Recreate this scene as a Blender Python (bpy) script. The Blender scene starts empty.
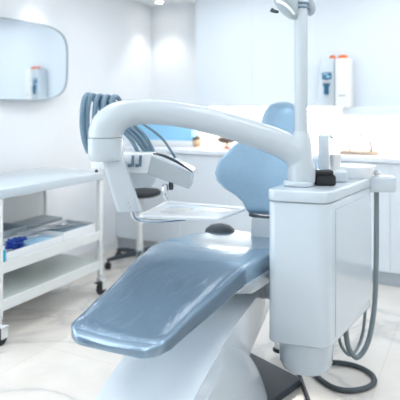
import bpy, bmesh, math, random
from mathutils import Vector, Matrix
random.seed(4)
PI = math.pi
SC = bpy.context.scene
COL = SC.collection

# ------------------------------------------------------------------ room frame
# X runs along the back wall (left wall at X=0), Y points into the back wall (Y=0), Z up.
TH = math.radians(26.8)
CAM = Vector((2.862, -4.612, 1.27))
F = 550.0
HY = 105.0
RGT = Vector((math.cos(TH), math.sin(TH), 0))
FWD = Vector((-math.sin(TH), math.cos(TH), 0))

def cw(x, y, z):
    """metres right of / ahead of the standpoint -> room"""
    p = CAM + RGT * x + FWD * y
    return Vector((p.x, p.y, z))

def at(px, py, d):
    """point seen at a pixel, d metres ahead of the standpoint"""
    return cw((px - 200) / F * d, d, CAM.z - (py - HY) / F * d)

def fl(px, py, z=0.0):
    d = F * (CAM.z - z) / (py - HY)
    return cw((px - 200) / F * d, d, z)

def onY(px, py, Y):
    """point seen at a pixel on the plane Y = const (parallel to the back wall)"""
    k = (px - 200) / F
    d = (Y - CAM.y) / (FWD.y + k * RGT.y)
    return at(px, py, d)

def onX(px, py, X):
    k = (px - 200) / F
    d = (X - CAM.x) / (FWD.x + k * RGT.x)
    return at(px, py, d)

# ------------------------------------------------------------------ materials
def mat(name, col, rough=0.4, metal=0.0, coat=0.0, noise=0.0, nscale=30.0, bump=0.0, bscale=200.0, **kw):
    m = bpy.data.materials.new(name); m.use_nodes = True
    nt = m.node_tree; b = nt.nodes['Principled BSDF']
    b.inputs['Base Color'].default_value = (*col, 1)
    b.inputs['Roughness'].default_value = rough
    b.inputs['Metallic'].default_value = metal
    b.inputs['Coat Weight'].default_value = coat
    b.inputs['Coat Roughness'].default_value = 0.05
    for k, v in kw.items(): b.inputs[k.replace('_', ' ')].default_value = v
    tc = nt.nodes.new('ShaderNodeTexCoord')
    if noise:
        n = nt.nodes.new('ShaderNodeTexNoise'); n.inputs['Scale'].default_value = nscale
        n.inputs['Detail'].default_value = 4
        nt.links.new(tc.outputs['Object'], n.inputs['Vector'])
        r = nt.nodes.new('ShaderNodeValToRGB')
        r.color_ramp.elements[0].position = .3; r.color_ramp.elements[1].position = .7
        r.color_ramp.elements[0].color = (*[c * (1 - noise) for c in col], 1)
        r.color_ramp.elements[1].color = (*[min(1, c * (1 + noise)) for c in col], 1)
        nt.links.new(n.outputs['Fac'], r.inputs['Fac']); nt.links.new(r.outputs['Color'], b.inputs['Base Color'])
    if bump:
        n = nt.nodes.new('ShaderNodeTexNoise'); n.inputs['Scale'].default_value = bscale
        n.inputs['Detail'].default_value = 3
        nt.links.new(tc.outputs['Object'], n.inputs['Vector'])
        bp = nt.nodes.new('ShaderNodeBump'); bp.inputs['Strength'].default_value = bump
        bp.inputs['Distance'].default_value = .01
        nt.links.new(n.outputs['Fac'], bp.inputs['Height']); nt.links.new(bp.outputs['Normal'], b.inputs['Normal'])
    return m

def emit(name, col, s):
    m = bpy.data.materials.new(name); m.use_nodes = True
    b = m.node_tree.nodes['Principled BSDF']
    b.inputs['Base Color'].default_value = (.8, .8, .8, 1)
    b.inputs['Emission Color'].default_value = (*col, 1)
    b.inputs['Emission Strength'].default_value = s
    return m

M = {}
M['wall'] = mat('wall_paint', (.88, .90, .925), .7, noise=.01, nscale=3)
M['ceiling'] = mat('ceiling_paint', (.86, .87, .88), .8, noise=.01, nscale=3)
M['cabinet'] = mat('cabinet_lacquer', (.75, .805, .86), .35, noise=.008, nscale=4)
M['carcass'] = mat('cabinet_carcass', (.70, .75, .80), .5, noise=.01)
M['splash'] = mat('backsplash_glass', (.90, .87, .83), .25, noise=.01, nscale=4)
M['worktop'] = mat('worktop_quartz', (.80, .84, .90), .25, noise=.02, nscale=60)
M['kick'] = mat('plinth_grey', (.48, .53, .57), .4, noise=.03)
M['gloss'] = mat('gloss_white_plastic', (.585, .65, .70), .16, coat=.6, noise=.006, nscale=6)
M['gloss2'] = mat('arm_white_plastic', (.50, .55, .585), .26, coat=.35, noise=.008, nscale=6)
M['base'] = mat('chair_base_gloss', (.80, .85, .89), .08, coat=1.0, noise=.006, nscale=5)
M['panelgloss'] = mat('side_panel_gloss', (.585, .65, .70), .06, coat=1.0, noise=.004, nscale=5)
M['lampgrey'] = mat('lamp_grey_plastic', (.40, .47, .49), .3, coat=.4, noise=.02)
M['satin'] = mat('satin_white_metal', (.78, .80, .79), .4, noise=.01, nscale=20)
M['vinyl'] = mat('pearl_blue_vinyl', (.30, .42, .53), .25, metal=.5, noise=.03, nscale=60, bump=.05, bscale=9, coat=.35)
M['vinyl2'] = mat('pearl_blue_vinyl_back', (.24, .37, .49), .36, metal=.40, noise=.03, nscale=60)
M['grey'] = mat('mid_grey_plastic', (.36, .41, .45), .4, noise=.02)
M['dark'] = mat('dark_grey_steel', (.04, .055, .07), .6, noise=.05, nscale=12)
M['black'] = mat('black_rubber', (.012, .013, .016), .6, noise=.2)
M['hose'] = mat('blue_grey_hose', (.13, .215, .285), .40, noise=.03)
M['ghose'] = mat('grey_hose', (.20, .25, .27), .45, noise=.03)
M['dhose'] = mat('dark_floor_cable', (.06, .08, .09), .45, noise=.05)
M['chrome'] = mat('chrome', (.70, .72, .74), .12, metal=1.0)
M['steel'] = mat('brushed_steel', (.45, .47, .50), .3, metal=.9, noise=.04, nscale=40)
M['screen'] = mat('blue_panel', (.33, .67, .93), .3, noise=.05, nscale=8)
M['lightblue'] = mat('pale_blue_plastic', (.40, .66, .85), .4, noise=.02)
M['teal'] = mat('turquoise_plastic', (.02, .42, .62), .35, noise=.03)
M['navy'] = mat('royal_blue_nitrile', (.012, .05, .30), .5, noise=.15)
M['orange'] = mat('orange_plastic', (.80, .15, .0), .4, noise=.05)
M['panel'] = mat('dark_blue_panel', (.02, .13, .24), .2, noise=.05)
M['wood'] = mat('warm_wood', (.48, .38, .29), .5, noise=.15, nscale=20)
M['brown'] = mat('dark_brown', (.09, .055, .045), .5, noise=.2)
M['copper'] = mat('copper_wire', (.75, .36, .22), .3, metal=.6)
M['yellow'] = mat('yellow_plastic', (.95, .70, .10), .4)
M['beige'] = mat('beige_ceramic', (.62, .42, .26), .5, noise=.15)
M['paper'] = mat('white_paper', (.86, .86, .85), .7, noise=.01)
M['trayw'] = mat('white_tray_enamel', (.86, .88, .90), .14, coat=.3, noise=.01)
M['shelf'] = mat('cart_shelf_top', (.56, .63, .68), .25, noise=.01)
M['shelf_low'] = mat('cart_shelf_steel', (.62, .68, .64), .25, noise=.02)
M['mirror'] = mat('mirror_silver', (.86, .91, .94), .02, metal=1.0)
M['edge'] = mat('mirror_edge', (.30, .36, .41), .3, metal=.4)
M['lamp'] = emit('ceiling_diffuser', (.90, .955, 1.0), 4.6)  # glow of the added ceiling panels
M['daylight'] = emit('daylit_frosted_pane', (.80, .91, 1.0), 3.2)  # glow of the added left window, stands in for daylight
M['strip'] = emit('warm_led_strip', (1.0, .90, .78), 20)
M['spot'] = emit('downlight_lens', (1.0, .97, .92), 25)

def clear(name, alpha):
    m = bpy.data.materials.new(name); m.use_nodes = True
    nt = m.node_tree; nt.nodes.remove(nt.nodes['Principled BSDF'])
    out = nt.nodes['Material Output']
    t = nt.nodes.new('ShaderNodeBsdfTransparent'); g = nt.nodes.new('ShaderNodeBsdfGlossy')
    g.inputs['Roughness'].default_value = .12
    g.inputs['Color'].default_value = (.95, .97, 1, 1)
    mx = nt.nodes.new('ShaderNodeMixShader')
    fr = nt.nodes.new('ShaderNodeFresnel'); fr.inputs['IOR'].default_value = alpha
    tc = nt.nodes.new('ShaderNodeTexCoord')
    mp = nt.nodes.new('ShaderNodeMapping'); mp.inputs['Scale'].default_value = (16, 4.5, 8)
    mp.inputs['Rotation'].default_value = (0, 0, .5)
    n = nt.nodes.new('ShaderNodeTexNoise'); n.inputs['Scale'].default_value = 1.4
    n.inputs['Detail'].default_value = 5; n.inputs['Distortion'].default_value = .8
    bp = nt.nodes.new('ShaderNodeBump'); bp.inputs['Strength'].default_value = .15; bp.inputs['Distance'].default_value = .02
    L = nt.links.new
    L(tc.outputs['Object'], mp.inputs['Vector']); L(mp.outputs['Vector'], n.inputs['Vector'])
    L(n.outputs['Fac'], bp.inputs['Height'])
    for s in (g, fr): L(bp.outputs['Normal'], s.inputs['Normal'])
    L(fr.outputs['Fac'], mx.inputs['Fac']); L(t.outputs['BSDF'], mx.inputs[1]); L(g.outputs['BSDF'], mx.inputs[2])
    L(mx.outputs['Shader'], out.inputs['Surface'])
    return m
M['film'] = clear('clear_plastic_film', 1.38)
M['glass'] = clear('clear_glass', 1.25)

def marble():
    m = bpy.data.materials.new('marble_floor'); m.use_nodes = True
    nt = m.node_tree; b = nt.nodes['Principled BSDF']; L = nt.links.new
    b.inputs['Roughness'].default_value = .11
    tc = nt.nodes.new('ShaderNodeTexCoord')
    n1 = nt.nodes.new('ShaderNodeTexNoise'); n1.inputs['Scale'].default_value = 1.1; n1.inputs['Detail'].default_value = 6
    n1.inputs['Distortion'].default_value = 1.4
    r1 = nt.nodes.new('ShaderNodeValToRGB')
    e = r1.color_ramp.elements
    e[0].position = .44; e[0].color = (.88, .828, .77, 1); e[1].position = .56; e[1].color = (.88, .828, .77, 1)
    v = e.new(.50); v.color = (.68, .655, .63, 1)
    for p in (.475, .525): x = e.new(p); x.color = (.84, .79, .74, 1)
    n2 = nt.nodes.new('ShaderNodeTexNoise'); n2.inputs['Scale'].default_value = 3; n2.inputs['Detail'].default_value = 5
    r2 = nt.nodes.new('ShaderNodeValToRGB')
    r2.color_ramp.elements[0].position = .35; r2.color_ramp.elements[0].color = (.90, .89, .88, 1)
    r2.color_ramp.elements[1].position = .7; r2.color_ramp.elements[1].color = (1, 1, 1, 1)
    mx = nt.nodes.new('ShaderNodeMix'); mx.data_type = 'RGBA'; mx.blend_type = 'MULTIPLY'; mx.inputs['Factor'].default_value = 1
    br = nt.nodes.new('ShaderNodeTexBrick'); br.offset = 0
    br.inputs['Color1'].default_value = br.inputs['Color2'].default_value = (1, 1, 1, 1)
    br.inputs['Mortar'].default_value = (.92, .90, .87, 1)
    br.inputs['Scale'].default_value = 1; br.inputs['Mortar Size'].default_value = .003
    br.inputs['Brick Width'].default_value = .8; br.inputs['Row Height'].default_value = .8
    m2 = nt.nodes.new('ShaderNodeMix'); m2.data_type = 'RGBA'; m2.blend_type = 'MULTIPLY'; m2.inputs['Factor'].default_value = 1
    for s in (n1, n2, br): L(tc.outputs['Object'], s.inputs['Vector'])
    L(n1.outputs['Fac'], r1.inputs['Fac']); L(n2.outputs['Fac'], r2.inputs['Fac'])
    L(r1.outputs['Color'], mx.inputs[6]); L(r2.outputs['Color'], mx.inputs[7])
    L(mx.outputs[2], m2.inputs[6]); L(br.outputs['Color'], m2.inputs[7])
    L(m2.outputs[2], b.inputs['Base Color'])
    return m
M['marble'] = marble()

# ------------------------------------------------------------------ objects
def tag(o, label=None, cat=None, group=None, kind=None):
    if label: o['label'] = label
    if cat: o['category'] = cat
    if group: o['group'] = group
    if kind: o['kind'] = kind
    return o

def thing(name, loc, label, cat, group=None):
    o = bpy.data.objects.new(name, None); COL.objects.link(o)
    o.location = Vector(loc); o.empty_display_size = .05
    return tag(o, label, cat, group)

def wloc(o):
    v = Vector(o.location)
    while o.parent: o = o.parent; v += Vector(o.location)
    return v

def obj(name, bm, m, parent=None, smooth=True, loc=None, label=None):
    """link bm (room coordinates) as one mesh object; its origin goes to loc (default: its own middle)"""
    bmesh.ops.recalc_face_normals(bm, faces=bm.faces)
    if loc is None:
        lo = Vector([min(v.co[i] for v in bm.verts) for i in range(3)])
        hi = Vector([max(v.co[i] for v in bm.verts) for i in range(3)])
        loc = (lo + hi) / 2; loc.z = lo.z
    loc = Vector(loc)
    for v in bm.verts: v.co -= loc
    me = bpy.data.meshes.new(name); bm.to_mesh(me); bm.free()
    if smooth:
        for p in me.polygons: p.use_smooth = True
        me.set_sharp_from_angle(angle=math.radians(38))
    me.materials.append(m)
    o = bpy.data.objects.new(name, me); COL.objects.link(o)
    if parent:
        o.parent = parent; o.location = loc - wloc(parent)
    else: o.location = loc
    if label: o['label'] = label
    return o

def box(bm, lo, hi, bev=0.0, seg=2, mtx=None):
    r = bmesh.ops.create_cube(bm, size=1)
    vs = r['verts']; lo = Vector(lo); hi = Vector(hi)
    for v in vs:
        v.co = Vector([lo[i] + (v.co[i] + .5) * (hi[i] - lo[i]) for i in range(3)])
    if bev:
        es = list({e for v in vs for e in v.link_edges})
        rr = bmesh.ops.bevel(bm, geom=es, offset=bev, segments=seg, affect='EDGES', profile=.5)
        vs = list({v for f in rr['faces'] for v in f.verts} | {v for v in vs if v.is_valid})
    if mtx is not None:
        for v in vs: v.co = mtx @ v.co
    return bm

def B(lo, hi, bev=0.0, seg=2, mtx=None):
    return box(bmesh.new(), lo, hi, bev, seg, mtx)

def frame(o, x, y=None):
    """matrix with origin o, local x along x, local z as up as possible"""
    x = Vector(x).normalized(); z = Vector((0, 0, 1))
    if abs(x.z) > .99: z = Vector((0, 1, 0))
    y = z.cross(x).normalized(); z = x.cross(y)
    return Matrix.Translation(o) @ Matrix((x, y, z)).transposed().to_4x4()

def prism(poly, z0, z1, bev=0.0, seg=3, vertical=None, vseg=6, bm=None):
    """extrude a plan polygon (list of xy) from z0 to z1; vertical = radius for the upright edges"""
    bm = bm or bmesh.new()
    a = [bm.verts.new((p[0], p[1], z0)) for p in poly]
    b = [bm.verts.new((p[0], p[1], z1)) for p in poly]
    n = len(poly)
    bm.faces.new(a[::-1]); bm.faces.new(b)
    for i in range(n): bm.faces.new((a[i], a[(i + 1) % n], b[(i + 1) % n], b[i]))
    if vertical:
        es = [e for e in bm.edges if abs(e.verts[0].co.z - e.verts[1].co.z) > 1e-5]
        bmesh.ops.bevel(bm, geom=es, offset=vertical, segments=vseg, affect='EDGES', profile=.5)
    if bev:
        es = [e for e in bm.edges if abs(e.verts[0].co.z - e.verts[1].co.z) < 1e-5]
        bmesh.ops.bevel(bm, geom=es, offset=bev, segments=seg, affect='EDGES', profile=.5)
    return bm

def smooth_path(pts, n=6):
    pts = [Vector(p) for p in pts]
    out = []
    for i in range(len(pts) - 1):
        p0 = pts[max(0, i - 1)]; p1 = pts[i]; p2 = pts[i + 1]; p3 = pts[min(len(pts) - 1, i + 2)]
        for k in range(n):
            t = k / n
            out.append(.5 * ((2 * p1) + (p2 - p0) * t + (2 * p0 - 5 * p1 + 4 * p2 - p3) * t * t + (3 * p1 - p0 - 3 * p2 + p3) * t ** 3))
    out.append(pts[-1]); return out

def tube(pts, r, seg=12, n=6, bm=None, sm=True, flat=1.0):
    """tube along pts; r = radius or list of radii; flat squeezes the depth"""
    bm = bm or bmesh.new()
    rs = r if isinstance(r, (list, tuple)) else [r] * len(pts)
    if sm and len(pts) > 2:
        P = smooth_path(pts, n)
        R = [v.x for v in smooth_path([Vector((q, 0, 0)) for q in rs], n)]
    else: P = [Vector(p) for p in pts]; R = list(rs)
    up = Vector((0, 0, 1)); T0 = (P[1] - P[0]).normalized()
    if abs(T0.dot(up)) > .9: up = FWD
    nrm = (up - T0 * up.dot(T0)).normalized()
    rings = []
    for i, p in enumerate(P):
        T = (P[min(i + 1, len(P) - 1)] - P[max(i - 1, 0)]).normalized()
        nrm = (nrm - T * nrm.dot(T)).normalized()
        bn = T.cross(nrm)
        rings.append([bm.verts.new(p + R[i] * (math.cos(2 * PI * k / seg) * nrm + flat * math.sin(2 * PI * k / seg) * bn)) for k in range(seg)])
    for a, b in zip(rings, rings[1:]):
        for k in range(seg): bm.faces.new((a[k], a[(k + 1) % seg], b[(k + 1) % seg], b[k]))
    bm.faces.new(rings[0][::-1]); bm.faces.new(rings[-1])
    return bm

def lathe(prof, c, seg=28, bm=None, mtx=None):
    """prof = [(r, z)...] around vertical axis through c"""
    bm = bm or bmesh.new(); rings = []; c = Vector(c)
    for r, z in prof:
        if r < 1e-5: rings.append([bm.verts.new((0, 0, z))])
        else: rings.append([bm.verts.new((r * math.cos(2 * PI * k / seg), r * math.sin(2 * PI * k / seg), z)) for k in range(seg)])
    for a, b in zip(rings, rings[1:]):
        for k in range(seg):
            k2 = (k + 1) % seg
            if len(a) == 1 and len(b) == 1: continue
            if len(a) == 1: bm.faces.new((a[0], b[k2], b[k]))
            elif len(b) == 1: bm.faces.new((a[k], a[k2], b[0]))
            else: bm.faces.new((a[k], a[k2], b[k2], b[k]))
    for q in (rings[0], rings[-1]):
        if len(q) > 2: bm.faces.new(q)
    mt = Matrix.Translation(c) @ (mtx or Matrix())
    vs = [v for q in rings for v in q]
    for v in vs: v.co = mt @ v.co
    return bm

def cyl(c, r, z0, z1, seg=24, bev=.004, bm=None):
    bv = min(bev, r * .4, abs(z1 - z0) * .4)
    return lathe([(0, z0), (r - bv, z0), (r, z0 + bv), (r, z1 - bv), (r - bv, z1), (0, z1)], (c[0], c[1], 0), seg, bm)

def loft(secs, cap=True, bm=None):
    bm = bm or bmesh.new()
    rings = [[bm.verts.new(p) for p in s] for s in secs]; n = len(rings[0])
    for a, b in zip(rings, rings[1:]):
        for k in range(n): bm.faces.new((a[k], a[(k + 1) % n], b[(k + 1) % n], b[k]))
    if cap: bm.faces.new(rings[0][::-1]); bm.faces.new(rings[-1])
    return bm

def sup(k, n, e):
    a = 2 * PI * k / n; c, s = math.cos(a), math.sin(a)
    return math.copysign(abs(c) ** (2 / e), c), math.copysign(abs(s) ** (2 / e), s)

def lerp(tab, t):
    if t <= tab[0][0]: return tab[0][1]
    for (a, u), (b, v) in zip(tab, tab[1:]):
        if t <= b:
            q = (t - a) / (b - a); q = q * q * (3 - 2 * q) * .5 + q * .5
            return u + (v - u) * q
    return tab[-1][1]

def subsurf(o, l=2):
    m = o.modifiers.new('subdivision', 'SUBSURF'); m.levels = l; m.render_levels = l
    return o

# ------------------------------------------------------------------ the room
RX, RY, RZ = 4.9, -6.4, 2.235
def struct(name, bm, m, smooth=False):
    return tag(obj(name, bm, m, smooth=smooth), kind='structure')
o = struct('floor', B((-.1, RY - .1, -.06), (RX + .1, .1, 0)), M['marble'])
struct('ceiling', B((-.1, RY - .1, RZ), (RX + .1, .1, RZ + .06)), M['ceiling'])
struct('wall_back', B((0, 0, 0), (RX, .1, RZ)), M['wall'])
bm = bmesh.new()
WY0, WY1, WZ0, WZ1 = -5.9, -3.1, .35, 2.08
box(bm, (-.1, WY1, 0), (0, .1, RZ)); box(bm, (-.1, RY, 0), (0, WY0, RZ))
box(bm, (-.1, WY0, 0), (0, WY1, WZ0)); box(bm, (-.1, WY0, WZ1), (0, WY1, RZ))
struct('wall_left', bm, M['wall'])
bm = bmesh.new()
for y in (WY0, (WY0 + WY1) / 2 - .025, WY1 - .05): box(bm, (-.08, y, WZ0), (-.02, y + .05, WZ1))
for z in (WZ0, WZ1 - .05): box(bm, (-.075, WY0, z), (-.025, WY1, z + .05))
win = struct('window_1', bm, M['satin'])  # unseen window, added to brighten the foreground from the left
obj('pane', B((-.06, WY0 + .01, WZ0 + .01), (-.05, WY1 - .01, WZ1 - .01)), M['daylight'], win, False)
struct('wall_right', B((RX, RY, 0), (RX + .1, .1, RZ)), M['wall'])
struct('wall_front', B((0, RY - .1, 0), (RX, RY, RZ)), M['wall'])
struct('baseboard_left', B((0, RY, 0), (.012, -.6, .07), .002), M['satin'])

# ceiling light panels out of view, added to light the room
k = 0
for X in (1.05, 2.4, 3.75):
    for Y in (-4.1, -2.6, -1.1):
        t = thing('ceiling_light', (X, Y, RZ), 'square flush ceiling light panel in a white frame', 'ceiling light', 'ceiling light panels')
        obj('diffuser', B((X - .33, Y - .33, RZ - .012), (X + .33, Y + .33, RZ - .004)), M['lamp'], t, False)
        bm = bmesh.new()
        for lo, hi in (((-.37, -.37), (.37, -.33)), ((-.37, .33), (.37, .37)), ((-.37, -.33), (-.33, .33)), ((.33, -.33), (.37, .33))):
            box(bm, (X + lo[0], Y + lo[1], RZ - .02), (X + hi[0], Y + hi[1], RZ))
        obj('frame', bm, M['satin'], t, False)

# downlights washing the left wall and the corner
def downlight(X, Y, label, power, ang=84):
    t = thing('downlight', (X, Y, RZ), label, 'downlight')
    obj('trim_ring', lathe([(.036, -.001), (.05, -.002), (.052, -.006), (.048, -.012), (.036, -.012), (.036, -.001)], (X, Y, RZ)), M['satin'], t)
    obj('lens', cyl((X, Y), .035, RZ - .007, RZ - .002), M['spot'], t)
    l = bpy.data.lights.new('downlight_beam', 'SPOT'); l.energy = power; l.spot_size = math.radians(ang); l.spot_blend = .7
    l.shadow_soft_size = .02; l.color = (1, .96, .91)
    lo = bpy.data.objects.new('downlight_beam', l); COL.objects.link(lo)
    lo.parent = t; lo.location = (0, 0, -.02)
downlight(.22, -.22, 'small round downlight in the ceiling at the far corner', 10)
downlight(.2, -1.62, 'small round downlight in the ceiling above the wall mirror', 8)

# ------------------------------------------------------------------ cabinets along the back wall
UY = -.35                                           # upper cabinet fronts
CX0 = onY(196, 60, UY).x
UZ0 = 1.255
edges = [CX0, onY(252, 60, UY).x, onY(300, 60, UY).x]
while edges[-1] < RX - .5: edges.append(min(RX - .003, edges[-1] + .95))
edges[-1] = RX - .003
where = ['pale blue glossy upper cabinet nearest the corner, left end of the row',
         'pale blue upper cabinet above the chair headrest and lamp pole',
         'pale blue upper cabinet with the small white dispenser on it',
         'pale blue upper cabinet just right of the one with the dispenser',
         'pale blue upper cabinet in the right corner of the room']
for i in range(len(edges) - 1):
    a, b = edges[i] + .0003, edges[i + 1] - .0003
    t = thing('upper_cabinet', ((a + b) / 2, UY / 2, UZ0), where[min(i, len(where) - 1)], 'cabinet', 'upper cabinets on the back wall')
    obj('body', B((a, UY + .02, UZ0), (b, -.001, RZ - .002)), M['carcass'], t, False)
    obj('door', B((a + .0003, UY, UZ0 - .003), (b - .0003, UY + .019, RZ - .004), .0006, 1), M['cabinet'], t, False)
# led strip under the uppers
t = thing('under_cabinet_light', ((CX0 + RX) / 2, -.1, UZ0), 'warm strip light under the upper cabinets', 'strip light')
obj('diffuser', B((CX0 + .03, -.15, UZ0 - .016), (RX - .05, -.06, UZ0 - .004)), M['strip'], t, False)
obj('housing', B((CX0 + .02, -.16, UZ0 - .006), (RX - .04, -.05, UZ0)), M['satin'], t, False)

WZ = .90
FY = -.6
splash = thing('backsplash', (RX / 2, 0, WZ), 'bright white backsplash panel between worktop and upper cabinets', 'backsplash')
obj('panel', B((.001, -.008, WZ + .001), (RX - .002, -.0005, UZ0 - .004)), M['splash'], splash, False)
wt = thing('worktop', (RX / 2, -.3, WZ - .035), 'long pale worktop along the back wall', 'worktop')
obj('slab', B((.002, FY - .015, WZ - .035), (RX - .003, -.009, WZ), .003), M['worktop'], wt, False)
bx = [.003, onY(180, 220, FY).x, onY(227, 220, FY).x]
while bx[-1] < RX - .5: bx.append(bx[-1] + .62)
bx[-1] = RX - .004
names = ['pale blue base cabinet in the far left corner behind the stool', 'narrow pale blue base cabinet behind the instrument tray',
         'pale blue base cabinet behind the chair backrest', 'pale blue base cabinet behind the spittoon unit and its hanging hose',
         'pale blue base cabinet just right of the one behind the spittoon', 'pale blue base cabinet, third from the right wall', 'pale blue base cabinet, second from the right wall', 'pale blue base cabinet in the right corner of the room']
for i in range(len(bx) - 1):
    a, b = bx[i] + .0003, bx[i + 1] - .0003
    t = thing('base_cabinet', ((a + b) / 2, -.3, 0), names[min(i, 7)], 'cabinet', 'base cabinets on the back wall')
    obj('body', B((a, FY + .02, .1), (b, -.002, WZ - .036)), M['carcass'], t, False)
    obj('door', B((a + .0006, FY, .104), (b - .0006, FY + .019, WZ - .042), .001, 1), M['cabinet'], t, False)
    obj('plinth', B((a, FY + .04, 0), (b, FY + .055, .1)), M['kick'], t, False)

# wall shelf under the dispenser, right
sx0 = onY(341, 108, -.42).x
p = onY(341, 103.5, -.42); q = onY(341, 113, -.42)
t = thing('wall_shelf', (sx0 + .6, -.21, q.z), 'pale blue thick shelf under the upper cabinets at the right', 'shelf')
obj('board', B((sx0, -.42, 1.188), (RX - .005, -.17, 1.25), .002), M['cabinet'], t, False)

# dispenser
Yd = -.3505
a = onY(316, 104, Yd - .12); b = onY(334.5, 60, Yd - .12); c = onY(351, 60, Yd - .12)
dz0, dz1 = 1.262, onY(333, 58, Yd - .12).z
t = thing('dispenser', ((a.x + c.x) / 2, Yd - .06, dz0), 'white wall dispenser with blue display and orange top knobs on the upper cabinet', 'dispenser')
# left tapered half
bm = bmesh.new()
vs = []
for y in (Yd - .12, Yd):
    vs.append([bm.verts.new(v) for v in ((a.x, y, dz0), (b.x - .003, y, dz0), (b.x - .003, y, dz1), (a.x + .035, y, dz1))])
bm.faces.new(vs[0]); bm.faces.new(vs[1][::-1])
for i in range(4): bm.faces.new((vs[0][i], vs[1][i], vs[1][(i + 1) % 4], vs[0][(i + 1) % 4]))
bmesh.ops.bevel(bm, geom=list(bm.edges), offset=.012, segments=3, affect='EDGES', profile=.5)
obj('display_housing', bm, M['gloss'], t)
obj('tank', B((b.x + .003, Yd - .13, dz0 - .008), (c.x, Yd, dz1 - .004), .014, 3), M['paper'], t)
w1 = b.x - a.x
sc_ = obj('display', B((b.x - .095, Yd - .124, dz0 + .20), (b.x - .022, Yd - .118, dz0 + .255), .003), M['panel'], t, label='dark blue display')
bm = bmesh.new()
box(bm, (b.x - .085, Yd - .1255, dz0 + .238), (b.x - .045, Yd - .1238, dz0 + .246))
box(bm, (b.x - .06, Yd - .1255, dz0 + .215), (b.x - .034, Yd - .1238, dz0 + .228))
obj('readout', bm, M['lightblue'], sc_, False)
nz = obj('nozzle', lathe([(0, 0), (.017, .002), (.02, .02), (.017, .05), (.026, .075), (.027, .09), (.018, .104), (0, .106)], (b.x - .06, Yd - .128, dz0 + .085), 18), M['panel'], t, label='dark blue nozzle')
obj('cap', lathe([(0, 0), (.02, .004), (.024, .015), (.014, .03), (0, .033)], (b.x - .055, Yd - .15, dz0 + .165), 16), M['chrome'], nz)
for kx, w in ((b.x - .028, .024), (b.x + .048, .036)):
    obj('knob', lathe([(0, 0), (w, .002), (w * 1.05, .018), (w * .8, .034), (0, .04)], (kx, Yd - .06, dz1 - .012), 18), M['orange'], t, label='orange knob')
bm = B((b.x + .03, Yd - .1312, dz0 + .074), (b.x + .085, Yd - .1295, dz0 + .083))
obj('logo_bar', bm, M['grey'], t, False)

# ------------------------------------------------------------------ worktop things
# blue box / panel seen under the arm
p0 = onY(137, 122, -.33); p1 = onY(192, 136, -.33)
t = thing('blue_box', ((p0.x + p1.x) / 2, -.28, WZ), 'bright blue flat box on the worktop seen below the white arm', 'box')
bz1 = WZ + .27
obj('carton', B((p0.x, -.33, WZ + .05), (p1.x, -.22, bz1), .006), M['screen'], t)
obj('tray_base', B((p0.x - .01, -.345, WZ + .0005), (p1.x + .01, -.2, WZ + .052), .006), M['paper'], t)
obj('label_patch', B((p0.x + .3, -.3315, bz1 - .075), (p0.x + .40, -.3295, bz1 - .04), .0005), M['panel'], t, False)
# beige jar
c = onY(197, 144, -.3)
t = thing('jar', (c.x, -.3, WZ), 'small beige jar on the worktop right of the blue box', 'jar')
obj('body', lathe([(0, 0), (.03, .001), (.036, .02), (.036, .055), (.026, .07), (0, .07)], (c.x, -.3, WZ + .0005), 20), M['beige'], t)
obj('lid', lathe([(0, .071), (.032, .071), (.032, .085), (.01, .09), (.008, .105), (0, .107)], (c.x, -.3, WZ + .0005), 20), M['brown'], t)
# dark dish on small stand
c = onY(227, 146, -.33)
t = thing('dish', (c.x, -.33, WZ), 'dark brown oval dish on a small foot on the worktop by the backrest', 'dish')
obj('bowl', lathe([(0, .045), (.04, .046), (.075, .062), (.082, .082), (.076, .086), (.06, .095), (.03, .104), (0, .106)], (c.x, -.33, WZ + .0005), 26), M['brown'], t)
obj('foot', lathe([(0, 0), (.045, .001), (.045, .008), (.015, .016), (.012, .044), (0, .046)], (c.x, -.33, WZ + .0005), 20), M['copper'], t)
# right: wooden tray, glass dome, copper stand
a = onY(339, 155, -.42); b = onY(378, 155, -.42)
t = thing('wooden_tray', ((a.x + b.x) / 2, -.34, WZ), 'thin wooden serving tray on the worktop behind the spittoon', 'tray')
bm = prism([(a.x, -.44), (b.x - .05, -.44), (b.x, -.36), (b.x - .06, -.24), (a.x, -.24)], WZ + .0005, WZ + .016, .004, 2, .02, 4)
obj('board', bm, M['wood'], t)
obj('rim', tube([(a.x + .01, -.43, WZ + .02), (b.x - .06, -.43, WZ + .02), (b.x - .012, -.36, WZ + .022), (b.x - .07, -.25, WZ + .02), (a.x + .01, -.25, WZ + .02), (a.x + .01, -.43, WZ + .02)], .004, 8, 1, sm=False), M['wood'], t)
c = ((a.x + b.x) / 2, -.34)
t = thing('glass_cloche', (c[0], c[1], WZ + .017), 'clear glass dome standing on the wooden tray', 'cloche')
obj('dome', lathe([(.085, 0), (.09, .03), (.085, .07), (.06, .105), (.02, .12), (0, .121)], (c[0], c[1], WZ + .018), 28), M['glass'], t)
obj('knob', lathe([(0, .121), (.008, .122), (.012, .132), (.007, .142), (0, .143)], (c[0], c[1], WZ + .018), 14), M['steel'], t)
c = onY(389, 153, -.35)
t = thing('wire_stand', (c.x, -.35, WZ), 'small copper wire stand on the worktop at the right edge', 'stand')
obj('base', cyl((c.x, -.35), .045, WZ + .0005, WZ + .008), M['copper'], t)
bm = bmesh.new()
tube([(c.x - .03, -.35, WZ + .006), (c.x - .04, -.35, WZ + .05), (c.x - .02, -.35, WZ + .095)], .004, 8, 5, bm)
tube([(c.x + .01, -.36, WZ + .006), (c.x - .01, -.36, WZ + .06), (c.x + .02, -.36, WZ + .09), (c.x + .05, -.36, WZ + .12), (c.x + .045, -.36, WZ + .05), (c.x + .02, -.36, WZ + .03)], .004, 8, 5, bm)
obj('wire_loops', bm, M['copper'], t)
c = onY(321.5, 150, -.3)
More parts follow.
